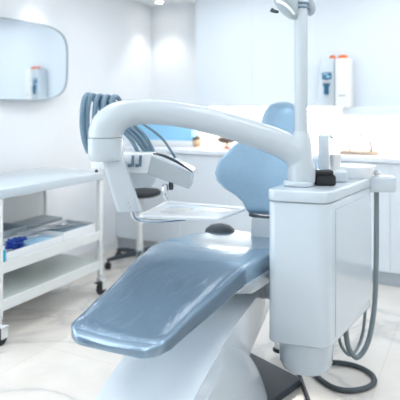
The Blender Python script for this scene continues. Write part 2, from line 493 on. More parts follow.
t = thing('yellow_bottle', (c.x, -.3, WZ), 'narrow yellow bottle on the worktop behind the cup filler', 'bottle')
obj('body', cyl((c.x, -.3), .022, WZ + .0005, WZ + .07), M['yellow'], t)
obj('cap', cyl((c.x, -.3), .011, WZ + .07, WZ + .095), M['paper'], t)

# ------------------------------------------------------------------ wall mirror
k0 = onX(65, 60, .095)
yc, hw, zc, hh = k0.y - .487, .487, 1.575, .272
t = thing('wall_mirror', (0, yc, zc), 'rounded mirror with a thin grey rim hanging on the left wall', 'mirror')
n = 72
def mring(s, x, tilt=True):
    out = []
    for i in range(n):
        u, v = sup(i, n, 4.2)
        y = u * hw * s; z = v * hh * s
        xx = x + (MIR_YAW * (y + hw) + MIR_PITCH * (z + hh) if tilt else 0)
        out.append((xx, yc + y, zc + z))
    return out
MIR_YAW, MIR_PITCH = 0.103, 0.012
bm = loft([mring(1, .012), mring(1.0, .003, False)])
obj('backing', bm, M['edge'], t)
bm = loft([mring(.985, .0165), mring(.985, .0125)])
mo = obj('mirror_glass', bm, M['mirror'], t, False)
bm = bmesh.new()
rg = [mring(.974, .0125), mring(.974, .019), mring(1.004, .019), mring(1.004, .008)]
rr = [[bm.verts.new(p) for p in s] for s in rg]
for a_, b_ in zip(rr, rr[1:] + rr[:1]):
    for k in range(n): bm.faces.new((a_[k], a_[(k + 1) % n], b_[(k + 1) % n], b_[k]))
obj('rim', bm, M['edge'], t)

# ------------------------------------------------------------------ utility cart on castors
cx1 = .598; cx0 = .10
cy0 = cw(-1.04, 2.9, 0).y; cy1 = cw(-.66, 3.715, 0).y
t = cart = thing('utility_cart', ((cx0 + cx1) / 2, (cy0 + cy1) / 2, 0), 'white metal three shelf utility cart standing by the left wall', 'cart')
TZ = .822
obj('top_shelf', B((cx0 - .012, cy0 - .012, TZ - .052), (cx1 + .012, cy1 + .012, TZ), .006), M['shelf'], t)
def shelf(name, z, m):
    bm = bmesh.new()
    box(bm, (cx0 + .011, cy0 + .011, z - .05), (cx1 - .011, cy1 - .011, z - .04))
    box(bm, (cx1 - .01, cy0, z - .055), (cx1, cy1, z + .004), .002)
    box(bm, (cx0, cy0, z - .055), (cx0 + .01, cy1, z + .004), .002)
    box(bm, (cx0 + .01, cy0, z - .055), (cx1 - .01, cy0 + .01, z + .004), .002)
    box(bm, (cx0 + .01, cy1 - .01, z - .055), (cx1 - .01, cy1, z + .004), .002)
    o = obj(name, bm, M['satin'], t, False)
    obj('shelf_plate', B((cx0 + .01, cy0 + .01, z - .012), (cx1 - .01, cy1 - .01, z)), m, o, False)
MZ, BZ = .422, .222
shelf('middle_shelf', MZ, M['shelf_low']); shelf('bottom_shelf', BZ, M['shelf_low'])
obj('back_panel', B((cx0 + .004, cy0 + .03, MZ), (cx0 + .010, cy1 - .03, TZ - .053)), M['satin'], t, False)
post_w = .032
for X in (cx0 - .003, cx1 - post_w + .009):
    for Y in (cy0 - .004, cy1 - post_w + .004):
        obj('post', B((X, Y, .125), (X + post_w - .006, Y + post_w, TZ - .05), .004), M['satin'], t)
        cc = Vector((X + .013, Y + .016, 0))
        cs = obj('caster', lathe([(0, .09), (.02, .09), (.022, .10), (.014, .105), (.014, .126), (0, .126)], (cc.x, cc.y, 0), 16), M['chrome'], t)
        A = Vector((cc.x + .022, cc.y - .014, .045))
        obj('wheel', lathe([(.0, -.014), (.032, -.014), (.044, -.010), (.045, 0), (.044, .010), (.032, .014), (0, .014)], A, 24, None, Matrix.Rotation(PI / 2, 4, 'Y') @ Matrix.Rotation(0, 4, 'X')), M['black'], cs)
        bm = bmesh.new()
        for sx in (-1, 1): box(bm, (A.x + sx * .019 - .002, A.y - .012, .035), (A.x + sx * .019 + .002, A.y + .035, .095), .001)
        box(bm, (A.x - .021, A.y - .005, .088), (A.x + .021, A.y + .04, .096), .001)
        obj('fork', bm, M['satin'], cs, False)
        obj('brake_lever', B((A.x - .016, A.y - .058, .086), (A.x + .016, A.y - .006, .094), .003), M['black'], cs)

# trays on the middle shelf
def bin_(lo, hi, h, label, w=.006, m='trayw', group='trays on the cart'):
    t = thing('instrument_bin', ((lo[0] + hi[0]) / 2, (lo[1] + hi[1]) / 2, lo[2]), label, 'bin', group)
    z = lo[2]
    bm = B((lo[0], lo[1], z), (hi[0], hi[1], z + .008))
    obj('base', bm, M[m], t, False)
    bm = bmesh.new()
    box(bm, (lo[0], lo[1], z + .008), (lo[0] + w, hi[1], z + h), .001); box(bm, (hi[0] - w, lo[1], z + .008), (hi[0], hi[1], z + h), .001)
    box(bm, (lo[0] + w, lo[1], z + .008), (hi[0] - w, lo[1] + w, z + h), .001); box(bm, (lo[0] + w, hi[1] - w, z + .008), (hi[0] - w, hi[1], z + h), .001)
    obj('walls', bm, M[m], t, False)
    return t
zb = MZ + .0005
ym = cy0 + .53
bin_((cx0 + .22, cy0 + .07, zb), (cx1 - .02, ym, 0),   .045, 'long white plastic bin at the front of the cart holding a blue glove')
bin_((cx0 + .22, ym + .006, zb), (cx1 - .02, cy1 - .04, 0),   .058, 'deeper white plastic bin at the far end of the cart')
bin_((cx0 + .02, cy0 + .08, zb), (cx0 + .21, cy0 + .5, 0), .085, 'grey plastic bin at the back of the cart shelf', m='grey')
t = thing('instrument_case', (cx0 + .11, cy1 - .2, zb), 'flat silver grey instrument case behind the white bins', 'case')
obj('case_body', B((cx0 + .02, cy0 + .51, zb), (cx0 + .21, cy1 - .05, zb + .06), .012, 3), M['steel'], t)
obj('lid', B((cx0 + .025, cy0 + .515, zb + .06), (cx0 + .205, cy1 - .055, zb + .075), .006, 2), M['grey'], t)
# contents
t = thing('blue_glove', (cx0 + .38, cy0 + .22, zb + .009), 'crumpled royal blue glove in the front white bin', 'glove')
bm = bmesh.new(); bmesh.ops.create_icosphere(bm, subdivisions=4, radius=1)
for v in bm.verts:
    n_ = v.co.normalized()
    r = 1 + .28 * math.sin(7 * n_.x + 2) * math.sin(6 * n_.y) + .2 * math.sin(11 * n_.z + 5 * n_.x)
    v.co = Vector((cx0 + .38 + n_.x * r * .05, cy0 + .22 + n_.y * r * .045, zb + .047 + n_.z * r * .026))
obj('crumpled_palm', bm, M['navy'], t)
for i in range(3):
    x0, y0 = cx0 + .37 + .016 * i, cy0 + .20 + .02 * i
    obj('finger', tube([(x0, y0, zb + .055), (x0 + .02, y0 + .02, zb + .078), (x0 + .025, y0 + .035, zb + .068)], [.012, .011, .006], 10), M['navy'], t)
labs = ['steel forceps lying across the two white bins on the cart', 'thin steel probe lying further back on the dark cassette', 'steel mirror handle lying nearer the front edge on the dark cassette', 'steel tweezers lying on the folded wipes beside the blue glove']
for i, (x, y, a_, l, z) in enumerate(((cx0 + .30, ym - .04, 1.25, .26, .073), (cx0 + .29, cy1 - .22, 1.5, .22, .0535), (cx0 + .36, cy1 - .2, 1.35, .2, .0535), (cx0 + .32, cy0 + .39, 1.4, .16, .043))):
    d = Vector((math.cos(a_), math.sin(a_), 0)); s_ = Vector((-d.y, d.x, 0)); c = Vector((x, y, zb + z))
    if i == 0: c.z = zb + .064
    t = thing('dental_instrument', c, labs[i], 'instrument', 'dental instruments on the cart')
    if i in (0, 3):
        for s2 in (-1, 1):
            obj('arm', tube([c - d * l / 2, c + s_ * s2 * .012, c + d * l / 2 + s_ * s2 * .004], [.005, .006, .003], 8), M['steel'], t)
    else:
        obj('handle', tube([c - d * l / 2, c + d * l / 4], .005, 10, sm=False), M['steel'], t)
        obj('tip', tube([c + d * l / 4, c + d * l * .42, c + d * l / 2 + Vector((0, 0, .012))], [.003, .002, .001], 8), M['chrome'], t)
t = thing('folded_wipes', (cx0 + .33, cy0 + .38, zb), 'pale blue folded wipes lying in the front white bin', 'wipes')
obj('stack', B((cx0 + .25, cy0 + .29, zb + .0085), (cx1 - .05, ym - .03, zb + .036), .006), M['lightblue'], t)
t = thing('instrument_cassette', (cx0 + .33, cy1 - .2, zb), 'dark blue grey flat cassette in the far white bin', 'cassette')
obj('tray_body', B((cx0 + .235, ym + .03, zb + .0085), (cx1 - .05, cy1 - .06, zb + .04), .006), M['dark'], t)
obj('lid', B((cx0 + .245, ym + .04, zb + .04), (cx1 - .06, cy1 - .07, zb + .048), .003), M['hose'], t)
c = Vector((cx1 - .03, cy0 + .05))
t = thing('turquoise_bottle', (c.x, c.y, zb), 'small turquoise bottle on the cart shelf beside the front post', 'bottle')
obj('body', cyl(c, .02, zb, zb + .065), M['teal'], t)
obj('cap', lathe([(0, .065), (.012, .066), (.012, .085), (.005, .09), (.004, .115), (0, .116)], (c.x, c.y, zb), 16), M['paper'], t)

# ------------------------------------------------------------------ stool in the far corner
sc0 = cw(-.48, 4.38, 0)
t = thing('rolling_stool', sc0, 'dark rolling stool with five legged base in the far corner', 'stool')
obj('seat', lathe([(0, .545), (.13, .545), (.165, .558), (.172, .575), (.16, .592), (.08, .60), (0, .60)], (sc0.x, sc0.y, 0)), M['black'], t)
obj('column', cyl(sc0, .026, .09, .545), M['satin'], t)
obj('hub', lathe([(0, .06), (.04, .06), (.045, .085), (.03, .12), (0, .12)], (sc0.x, sc0.y, 0)), M['grey'], t)
for i in range(5):
    a_ = 2 * PI * i / 5 + .35; d = Vector((math.cos(a_), math.sin(a_), 0))
    lg = obj('leg', tube([sc0 + d * .03 + Vector((0, 0, .092)), sc0 + d * .15 + Vector((0, 0, .088)), sc0 + d * .27 + Vector((0, 0, .07))], [.022, .02, .015], 10), M['dark'], t)
    w = sc0 + d * .265
    bm = lathe([(0, -.02), (.02, -.02), (.027, -.014), (.028, 0), (.027, .014), (.02, .02), (0, .02)], (w.x, w.y, .028), 18, None, Matrix.Rotation(a_ + .7, 4, 'Z') @ Matrix.Rotation(PI / 2, 4, 'X'))
    obj('caster', bm, M['black'], lg)

# ------------------------------------------------------------------ dental chair
CA = math.radians(24.5)
CO = (-.26, 1.715)
def C(t, s, z):
    return cw(CO[0] + t * math.sin(CA) + s * math.cos(CA), CO[1] + t * math.cos(CA) - s * math.sin(CA), z)
ch = C(.7, 0, 0)
chair = thing('dental_chair', ch, 'reclining blue grey dental chair on a glossy white base', 'dental chair')
# seat and leg rest cushion: one long pad, section by section
half = [(0, .13), (.012, .155), (.035, .172), (.1, .180), (.3, .198), (.55, .230), (.75, .264), (.95, .272), (1.1, .255), (1.22, .2), (1.26, .15)]
shift = [(0, -.025), (.3, -.034), (.6, -.044), (.8, -.04), (1.0, -.02), (1.26, .02)]
ztop = [(0, .525), (.02, .545), (.06, .553), (.3, .583), (.55, .618), (.72, .64), (.85, .643), (1.0, .628), (1.26, .618)]
thk = [(0, .03), (.02, .05), (.08, .066), (.3, .085), (.5, .1), (.8, .112), (1.26, .11)]
N = 48
def cushion(ts, grow=0.0, lower=True):
    secs = []
    for tt in ts:
        h = lerp(half, tt) + grow; th = lerp(thk, tt); zt = lerp(ztop, tt) + grow; sh = lerp(shift, tt)
        row = []
        for k in range(N):
            u, v = sup(k, N, 5.5)
            z = zt - th / 2 + v * (th / 2 + grow)
            if v > 0:    # slight dish across the top
                z -= .012 * (1 - u * u) * v
            row.append(C(tt, sh + u * h, z))
        secs.append(row)
    return secs
ts = [0, .005, .015, .03, .05, .08, .13, .2, .3, .4, .5, .58, .65, .72, .78, .85, .92, 1.0, 1.08, 1.15, 1.2, 1.24, 1.26]
seat = obj('seat_cushion', loft(cushion(ts)), M['vinyl'], chair)
# clear film cover over the foot end (upper half sections only)
ft = [-.004, .004, .015, .03, .05, .08, .13, .2, .3, .4, .5, .58, .64]
bm = bmesh.new(); rows = []
for tt in ft:
    sec = cushion([tt], .004)[0]
    lowest = 3
    idx = list(range(N - lowest, N)) + list(range(0, N // 2 + 1 + lowest))
    rows.append([bm.verts.new(sec[i]) for i in idx])
for a_, b_ in zip(rows, rows[1:]):
    for k in range(len(a_) - 1): bm.faces.new((a_[k], a_[k + 1], b_[k + 1], b_[k]))
# front flap hanging over the toe edge
flap = []
for v in rows[0]: flap.append(bm.verts.new(v.co + (C(-.006, 0, 0) - C(0, 0, 0)) + Vector((0, 0, -.05 - .012 * random.random() - max(0, v.co.z - .52) * .3))))
for k in range(len(flap) - 1): bm.faces.new((rows[0][k], rows[0][k + 1], flap[k + 1], flap[k]))
film = thing('plastic_cover', C(.3, 0, .56), 'clear crinkled plastic cover over the foot end of the dental chair', 'plastic cover')
obj('film', bm, M['film'], film)
# under shell
def shell_sec(tt, h, z0, z1):
    return [C(tt, sh_ * h, z) for sh_, z in ((-1, z1), (-.96, z0 + .03), (-.8, z0), (.8, z0), (.96, z0 + .03), (1, z1))]
bm = loft([shell_sec(.56, .16, .535, .545), shell_sec(.62, .20, .51, .55), shell_sec(.75, .232, .475, .555), shell_sec(.95, .24, .455, .545), shell_sec(1.2, .215, .455, .53)])
obj('seat_shell', bm, M['gloss'], chair)
# seat post between seat and backrest
bm = loft([[C(tt + dt, s_, z) for (tt, s_) in ((1.17, .03), (1.27, .03), (1.27, .20), (1.17, .20))] for z, dt in ((.56, 0), (.64, .005), (.70, .012))])
bmesh.ops.bevel(bm, geom=[e for e in bm.edges], offset=.01, segments=2, affect='EDGES')
obj('backrest_bracket', bm, M['gloss2'], chair)
obj('bracket_trim', B((-.055, -.006, -.005), (.055, .006, .006), .002, 2, frame(C(1.165, .115, .585), C(0, 1, 0) - C(0, 0, 0))), M['dark'], chair)
# left armrest end
bm = lathe([(0, .01), (.05, .01), (.06, .03), (.056, .055), (.04, .078), (.018, .09), (0, .092)], (0, 0, 0), 24)
pm = C(1.22, -.155, .572)
for v in bm.verts: v.co = pm + Vector((v.co.x * 1.35, v.co.y * 1.35, v.co.z * .75 + .005))
obj('armrest', bm, M['dark'], chair)

# backrest: spoon-shaped shell
SB = .085                                       # sideways offset of the back from the seat line
bh = [(0, .085), (.05, .102), (.10, .112), (.16, .14), (.24, .215), (.34, .265), (.44, .281), (.56, .268), (.70, .228), (.86, .172), (1.0, .10)]
def back_line(v):                               # v 0..1.. up the back
    return 1.25 + .13 * v + .04 * v * v, .708 + .42 * v
def back_sec(v, hscale=1.0, d=.07, tab=bh, curve=.085):
    t0, z0 = back_line(v); h = lerp(tab, v) * hscale
    out = []
    for k in range(N):
        u, w = sup(k, N, 2.6)
        dd = -w * d / 2 + -curve * (u * u) * (h / .28)      # wings curl towards the sitter
        out.append(C(t0 + dd * .8, SB + u * h, z0 + dd * -.27))
    return out
vs_ = [0, .03, .07, .12, .18, .25, .33, .42, .5, .58, .66, .74, .82, .89, .95, 1.0]
ends = lambda v: .35 + .65 * math.sqrt(max(0, 1 - (2 * abs(v - .5)) ** 8))
obj('backrest', loft([back_sec(v, d=.075 * ends(v)) for v in vs_]), M['vinyl2'], chair)
# lower edge seam of the backrest
p = [C(*q) for q in ((1.225, SB - .075, .708), (1.205, SB + .01, .70), (1.225, SB + .10, .708))]
obj('seam_piping', tube(p, .011, 10), M['dark'], chair)
# headrest
hh_ = [(0, .085), (.1, .108), (.25, .117), (.5, .114), (.75, .101), (.9, .088), (1.0, .062)]
def head_sec(v):
    t0, z0 = 1.435 + .06 * v, 1.06 + .222 * v
    h = lerp(hh_, v); d = .085 * (.35 + .65 * math.sqrt(max(0, 1 - (2 * abs(v - .5)) ** 6)))
    out = []
    for k in range(N):
        u, w = sup(k, N, 2.8)
        dd = -w * d / 2 - .03 * u * u
        out.append(C(t0 + dd * .9, SB + .022 + u * h, z0 - dd * -.35))
    return out
obj('headrest', loft([head_sec(v) for v in (0, .03, .08, .15, .25, .4, .55, .7, .82, .91, .97, 1.0)]), M['vinyl2'], chair)
obj('headrest_post', tube([C(1.46, SB, .98), C(1.49, SB, 1.12)], .03, 12, sm=False, flat=1.6), M['grey'], chair)

# lift arm: sloping box section arm from the pedestal up to the seat
def extr(profile, s0, s1, bev, seg=3):
    bm = bmesh.new()
    a = [bm.verts.new(C(t_, s0, z)) for t_, z in profile]; b = [bm.verts.new(C(t_, s1, z)) for t_, z in profile]
    bm.faces.new(a); bm.faces.new(b[::-1]); n = len(a)
    es = []
    for i in range(n):
        bm.faces.new((a[i], b[i], b[(i + 1) % n], a[(i + 1) % n]))
        es += [bm.edges.get((a[i], a[(i + 1) % n])), bm.edges.get((b[i], b[(i + 1) % n]))]
    if bev: bmesh.ops.bevel(bm, geom=es, offset=bev, segments=seg, affect='EDGES', profile=.5)
    return bm
prof = [(.0, .0), (-.06, .05), (-.06, .1), (.0, .175), (.1, .235), (.22, .288), (.34, .328), (.47, .362), (.6, .385), (.8, .41), (1.0, .435), (1.08, .455), (1.12, .44), (1.12, .33), (1.0, .27), (.82, .22), (.7, .17), (.6, .1), (.52, .0)]
obj('lift_arm', extr(prof, -.175, .165, .012), M['base'], chair)
# rounded pedestal cover bulging on the right of the arm
armtop = [(t_, z) for t_, z in prof[2:12]]
secs = []
for i in range(25):
    zz = .398 * math.sin(i / 24 * PI / 2)
    tm = .25 + .61 * math.sqrt(max(0, 1 - (zz / .40) ** 2)); sm_ = .182 + .105 * (1 - zz / .37)
    ring = []
    for k in range(96):
        u, w = sup(k, 96, 3.2)
        tt, ss = (tm - .2) / 2 + u * (tm + .2) / 2, sm_ / 2 + w * sm_ / 2
        ring.append(C(tt, ss, min(zz, lerp(armtop, tt) - (.035 if ss < .15 else .004 + (ss - .155) * .35)) + .001))
    secs.append(ring)
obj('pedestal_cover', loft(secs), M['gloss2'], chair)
# hinge drum under the seat
bm = lathe([(0, -.10), (.055, -.10), (.065, -.09), (.065, .09), (.055, .10), (0, .10)], C(1.05, .14, .42), 28, None, Matrix.Rotation(TH - CA, 4, 'Z') @ Matrix.Rotation(PI / 2, 4, 'Y'))
obj('hinge', bm, M['gloss2'], chair)
# floor plate
pl = [fl(243, 349, .03), fl(302, 379, .03), fl(262, 408, .03), fl(200, 372, .03)]
obj('floor_plate', prism([(p.x, p.y) for p in pl], 0.0, .034, .006, 2, .02, 3), M['dark'], chair)

# ------------------------------------------------------------------ spittoon unit
ul = [cw(.272, 2.275, 0), cw(.512, 2.19, 0), cw(.845, 2.69, 0), cw(.60, 2.80, 0)]
poly = [(p.x, p.y) for p in ul]
uc = Vector((sum(p[0] for p in poly) / 4, sum(p[1] for p in poly) / 4, 0))
t = unit = thing('spittoon_unit', (uc.x, uc.y, .15), 'tall glossy white dental spittoon unit beside the chair', 'dental unit')
UB, UT, LT = .292, .872, .922
obj('body', prism(poly, UB, UT, .008, 3, .045, 8), M['gloss'], t)
def scale(poly, s): return [(uc.x + (p[0] - uc.x) * s, uc.y + (p[1] - uc.y) * s) for p in poly]
obj('lid', prism(scale(poly, 1.022), UT + .002, LT, .008, 3, .05, 8), M['gloss'], t)
# inset side panel on the right face
a, b = Vector((*poly[1], 0)), Vector((*poly[2], 0))
d = (b - a).normalized(); nrm = Vector((d.y, -d.x, 0))
if nrm.dot(uc - a) > 0: nrm = -nrm
Lg = (b - a).length
pa = []
for (u, z) in ((.075, UB + .03), (Lg - .03, UB + .05), (Lg - .03, UT - .14)):
    pa.append((u, z))
for i in range(7):
    an = i / 6 * PI / 2
    pa.append((Lg - .03 - .11 * (1 - math.cos(an)), UT - .14 + .11 * math.sin(an)))
pa.append((.075, UT - .03))
bm = bmesh.new()
f0 = [bm.verts.new(a + d * u + nrm * -.002 + Vector((0, 0, z))) for u, z in pa]
f1 = [bm.verts.new(a + d * u + nrm * .004 + Vector((0, 0, z))) for u, z in pa]
bm.faces.new(f0); bm.faces.new(f1[::-1])
for i in range(len(pa)): bm.faces.new((f0[i], f0[(i + 1) % len(pa)], f1[(i + 1) % len(pa)], f1[i]))
obj('side_panel', bm, M['panelgloss'], t, False)
# lower pod
pc = at(306, 360, 2.36)
obj('lower_pod', lathe([(0, .135), (.06, .138), (.10, .155), (.112, .18), (.118, UB), (.118, UB + .01), (0, UB + .01)], (pc.x, pc.y, 0), 40), M['gloss'], t)
# pole and collar
PD = 2.37
pp = at(301, 187, PD)
# cup filler tower on its plinth
q0 = at(330, 178, 2.52)
R2 = Matrix.Translation(Vector((q0.x, q0.y, LT))) @ Matrix.Rotation(TH, 4, 'Z')
obj('filler_plinth', B((-.085, -.05, .0005), (.068, .05, .05), .008, 3, R2), M['gloss'], t)
tw = obj('cup_filler', B((-.05, -.025, .05), (-.008, .022, .212), .008, 3, R2), M['gloss'], t)
obj('spout', tube([R2 @ Vector((-.03, 0, .198)), R2 @ Vector((-.005, -.005, .206)), R2 @ Vector((.012, -.008, .196))], [.012, .009, .006], 12), M['chrome'], tw)
# bowl at the back right
bc = at(356, 184, 2.68)
obj('spittoon_bowl', lathe([(0, .0), (.05, .0), (.065, .02), (.085, .05), (.094, .085), (.088, .09), (.078, .075), (.05, .03), (0, .02)], (bc.x, bc.y, LT + .0005 - .034), 36), M['trayw'], t)
# bracket and hose holder
h0 = at(357, 190, 2.70); h1 = at(384, 190, 2.70)
hz = LT - .015
hb = obj('holder_bracket', B((.045, -.05, -.06), (.18, .03, .018), .015, 3, frame(Vector((h0.x, h0.y, hz)), h1 - h0)), M['gloss'], t)
hh2 = at(377, 185, 2.68)
obj('holder_knob', lathe([(0, 0), (.012, 0), (.014, .012), (.006, .03), (0, .032)], (hh2.x, hh2.y, hz + .02), 14), M['chrome'], hb)
obj('suction_hose', tube([at(376.5, 192, 2.72), at(376.5, 230, 2.72), at(376, 270, 2.72), at(374, 310, 2.72), at(368, 342, 2.7), at(358, 357, 2.66), at(350, 351, 2.6), at(346.5, 338, 2.54), at(345, 318, 2.48)], .0125, 14, 8), M['ghose'], t)
obj('thin_hose', tube([at(366, 290, 2.70), at(364, 325, 2.70), at(359, 345, 2.68), at(351, 355, 2.62), at(343, 349, 2.56), at(339, 336, 2.5), at(339, 315, 2.46)], .0075, 12, 8), M['ghose'], t)
# link between unit and chair base
obj('swivel_arm', tube([C(1.05, .2, .43), C(1.08, .3, .43), C(1.1, .42, .45)], .04, 16), M['gloss2'], t)

# cup and black cap on the unit
cc = R2 @ Vector((.026, .0, .0502))
t = thing('paper_cup', cc, 'white disposable cup under the cup filler spout', 'cup')
bm = lathe([(0, .001), (.019, 0), (.0195, .002), (.026, .068), (.0272, .070), (.025, .070), (.0185, .006), (0, .005)], cc, 24)
obj('cup_body', bm, M['paper'], t)
kc = at(323.5, 183, 2.39)
t = thing('black_pouch', (kc.x, kc.y, LT), 'small black fabric pouch on the white unit lid beside the pole', 'pouch')
Rk = Matrix.Translation(Vector((kc.x, kc.y, LT + .0005))) @ Matrix.Rotation(TH - .05, 4, 'Z')
bm = B((-.042, -.03, .002), (.046, .03, .05), .009, 3, None)
for v in bm.verts:
    v.co.x += .006 * math.sin(60 * v.co.z) ; v.co.z = max(.001, v.co.z + .004 * math.sin(90 * v.co.x))
    v.co = Rk @ v.co
obj('pouch_body', bm, M['black'], t)
bm = B((-.045, -.033, .048), (.038, .033, .063), .005, 2, None)
for v in bm.verts: v.co.z += .003 * math.sin(70 * v.co.x); v.co = Rk @ v.co
obj('flap', bm, M['black'], t)

# ------------------------------------------------------------------ instrument delivery arm on the pole
AD = 2.36
t = darm = thing('delivery_arm', (pp.x, pp.y, LT + .03), 'tall white pole with big curved arm sweeping left over the chair', 'dental arm')
obj('pole', tube([(pp.x, pp.y, LT), (pp.x, pp.y, 1.71)], .028, 28, sm=False), M['gloss2'], t)
obj('pole_sleeve', lathe([(.03, LT + .02), (.057, LT + .021), (.055, LT + .10), (.050, LT + .15), (.038, LT + .215), (.030, LT + .235), (.028, LT + .236)], (pp.x, pp.y, 0), 32), M['gloss2'], t)
obj('pole_collar', prism([(pp.x + dx, pp.y + dy) for dx, dy in ((-.075, -.06), (.055, -.06), (.055, .06), (-.075, .06))], LT + .0005, LT + .024, .007, 3, .05, 6), M['gloss'], t)
path = [(303, 181.5, PD), (302.5, 170, PD), (297, 155, PD), (284, 145.5, 2.37), (266, 138, 2.37), (245, 131, 2.37), (220, 123.5, 2.36), (195, 117.5, 2.35), (170, 113.5, 2.34), (148, 112, 2.33), (131, 112.8, 2.32), (118, 117, 2.31), (109.5, 124.5, 2.31), (106, 132, 2.31), (105.7, 137, 2.31)]
rad = [.052, .055, .060, .060, .058, .056, .054, .053, .052, .053, .056, .064, .071, .0725, .0725]
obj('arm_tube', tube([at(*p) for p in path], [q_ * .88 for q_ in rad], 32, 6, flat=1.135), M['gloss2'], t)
# elbow block
e0 = at(105.7, 137.6, 2.31)
def rsec(z, hx, hy, dx=0.0):
    out = []
    for k in range(36):
        u, w = sup(k, 36, 2.9)
        p = e0 + RGT * (u * hx + dx) + FWD * (w * hy); out.append(Vector((p.x, p.y, z)))
    return out
ez = e0.z
bm = loft([rsec(ez, .0705, .060), rsec(ez - .003, .0725, .0625), rsec(ez - .06, .0725, .0625), rsec(ez - .09, .069, .06, .003), rsec(ez - .097, .062, .054, .004)])
obj('elbow_block', bm, M['gloss2'], t)
# slanted drop arm
a, b = at(112, 154, 2.31), at(129.5, 211, 2.31)
Fd = frame(a, b - a)
L_ = (b - a).length
bm = bmesh.new()
ax = (b - a).normalized(); sd = RGT.copy(); dp = FWD.copy()
def dsec(u, hx, hy):
    c = a + ax * (L_ * u); out = []
    for k in range(32):
        p, w = sup(k, 32, 6); out.append(c + sd * (p * hx) + dp * (w * hy))
    return out
bm = loft([dsec(0, .044, .03), dsec(.1, .044, .03), dsec(.97, .050, .034), dsec(.985, .0495, .033), dsec(1, .046, .03)])
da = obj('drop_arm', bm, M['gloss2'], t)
bm = bmesh.new()
for (u, s_) in ((.10, .012), (.83, .012), (.87, .0), (.90, .014), (.93, .006)):
    c = a + ax * (L_ * u) + sd * s_ - dp * .031
    bmesh.ops.create_icosphere(bm, subdivisions=2, radius=.0032, matrix=Matrix.Translation(c))
obj('screw', bm, M['dark'], da)
# tray support rod
obj('tray_support', tube([at(131, 208, 2.34), at(135, 218, 2.42), at(150, 220.5, 2.47), at(185, 218.5, 2.56)], .011, 10), M['chrome'], t)

# instrument head (console) behind the drop arm
hd = thing('instrument_console', at(150, 180, 2.58), 'white instrument console with hoses behind the drop arm', 'dental console')
def pt(px, py, d): return at(px, py, d)
def hexa(front, back, bev=.006):
    bm = bmesh.new()
    f = [bm.verts.new(p) for p in front]; g = [bm.verts.new(p) for p in back]
    bm.faces.new(f); bm.faces.new(g[::-1])
    for i in range(4): bm.faces.new((f[i], g[i], g[(i + 1) % 4], f[(i + 1) % 4]))
    if bev: bmesh.ops.bevel(bm, geom=list(bm.edges), offset=bev, segments=3, affect='EDGES', profile=.5)
    return bm
up = Vector((0, 0, .012))
obj('wing', hexa([pt(150, 155, 2.46), pt(192.5, 172.5, 2.50), pt(189.5, 189.5, 2.50), pt(146.5, 174, 2.46)],
                 [pt(163, 150.5, 2.72), pt(196, 167.5, 2.72), pt(193, 184, 2.72), pt(158, 170, 2.72)], .008), M['gloss2'], hd)
obj('handpiece_rack', hexa([pt(120, 153, 2.47), pt(152.5, 153.5, 2.46), pt(147.5, 173.5, 2.46), pt(121, 173, 2.47)],
                           [pt(126, 150, 2.68), pt(158, 150.5, 2.68), pt(154, 169, 2.68), pt(126, 168, 2.68)], .006), M['trayw'], hd)
for x0 in (130.5, 138):
    bm = hexa([pt(x0 + 1.2, 155.5, 2.455), pt(x0 + 4, 155.5, 2.455), pt(x0 + 3.4, 166.5, 2.455), pt(x0 + .4, 166.5, 2.455)],
              [pt(x0 + 1.2, 155.5, 2.48), pt(x0 + 4, 155.5, 2.48), pt(x0 + 3.4, 166.5, 2.48), pt(x0 + .4, 166.5, 2.48)], .002)
    cl = obj('handpiece_clip', bm, M['hose'], hd, label='blue grey handpiece clip')
    obj('clip_foot', hexa([pt(x0 - 3, 164, 2.452), pt(x0 + 1, 164, 2.452), pt(x0 + .6, 167.3, 2.452), pt(x0 - 2.6, 167, 2.452)],
              [pt(x0 - 3, 164, 2.48), pt(x0 + 1, 164, 2.48), pt(x0 + .6, 167.3, 2.48), pt(x0 - 2.6, 167, 2.48)], .002), M['hose'], cl)
obj('top_seam', tube([pt(153, 153.5, 2.452), pt(163, 155.5, 2.46), pt(178, 162.5, 2.47), pt(192.5, 172, 2.488)], [.003, .006, .006, .003], 8), M['dark'], hd)
obj('lower_housing', hexa([pt(118, 172, 2.46), pt(158, 172.5, 2.47), pt(152, 187, 2.48), pt(118, 190, 2.46)],
                          [pt(122, 169, 2.66), pt(158, 169.5, 2.66), pt(154, 184, 2.66), pt(121, 186, 2.66)], .006), M['gloss2'], hd)
obj('side_bracket', hexa([pt(91, 160.5, 2.42), pt(124, 160.5, 2.42), pt(124, 172, 2.42), pt(91, 169, 2.42)],
                         [pt(93, 158.5, 2.52), pt(124, 158.5, 2.52), pt(124, 170, 2.52), pt(93, 166, 2.52)], .005), M['trayw'], hd)
kb = at(96.5, 171, 2.43)
obj('bracket_knob', lathe([(0, -.006), (.006, -.006), (.007, .0), (.006, .006), (0, .006)], kb, 16), M['dark'], hd)
bm = lathe([(0, 0), (.012, .001), (.016, .02), (.012, .045), (0, .046)], at(165, 194, 2.53), 14)
obj('connector', bm, M['chrome'], hd)
obj('connector', lathe([(0, 0), (.009, .001), (.012, .02), (.009, .04), (0, .041)], at(171, 190, 2.53), 14), M['dark'], hd)
obj('valve_stem', tube([at(163, 186, 2.53), at(164, 196, 2.53), at(168, 201, 2.53)], .006, 8), M['chrome'], hd)
# support knuckle joining the console to the drop arm
obj('knuckle', tube([at(117, 180, 2.33), at(121, 180, 2.48)], .03, 16, sm=False), M['gloss2'], hd)
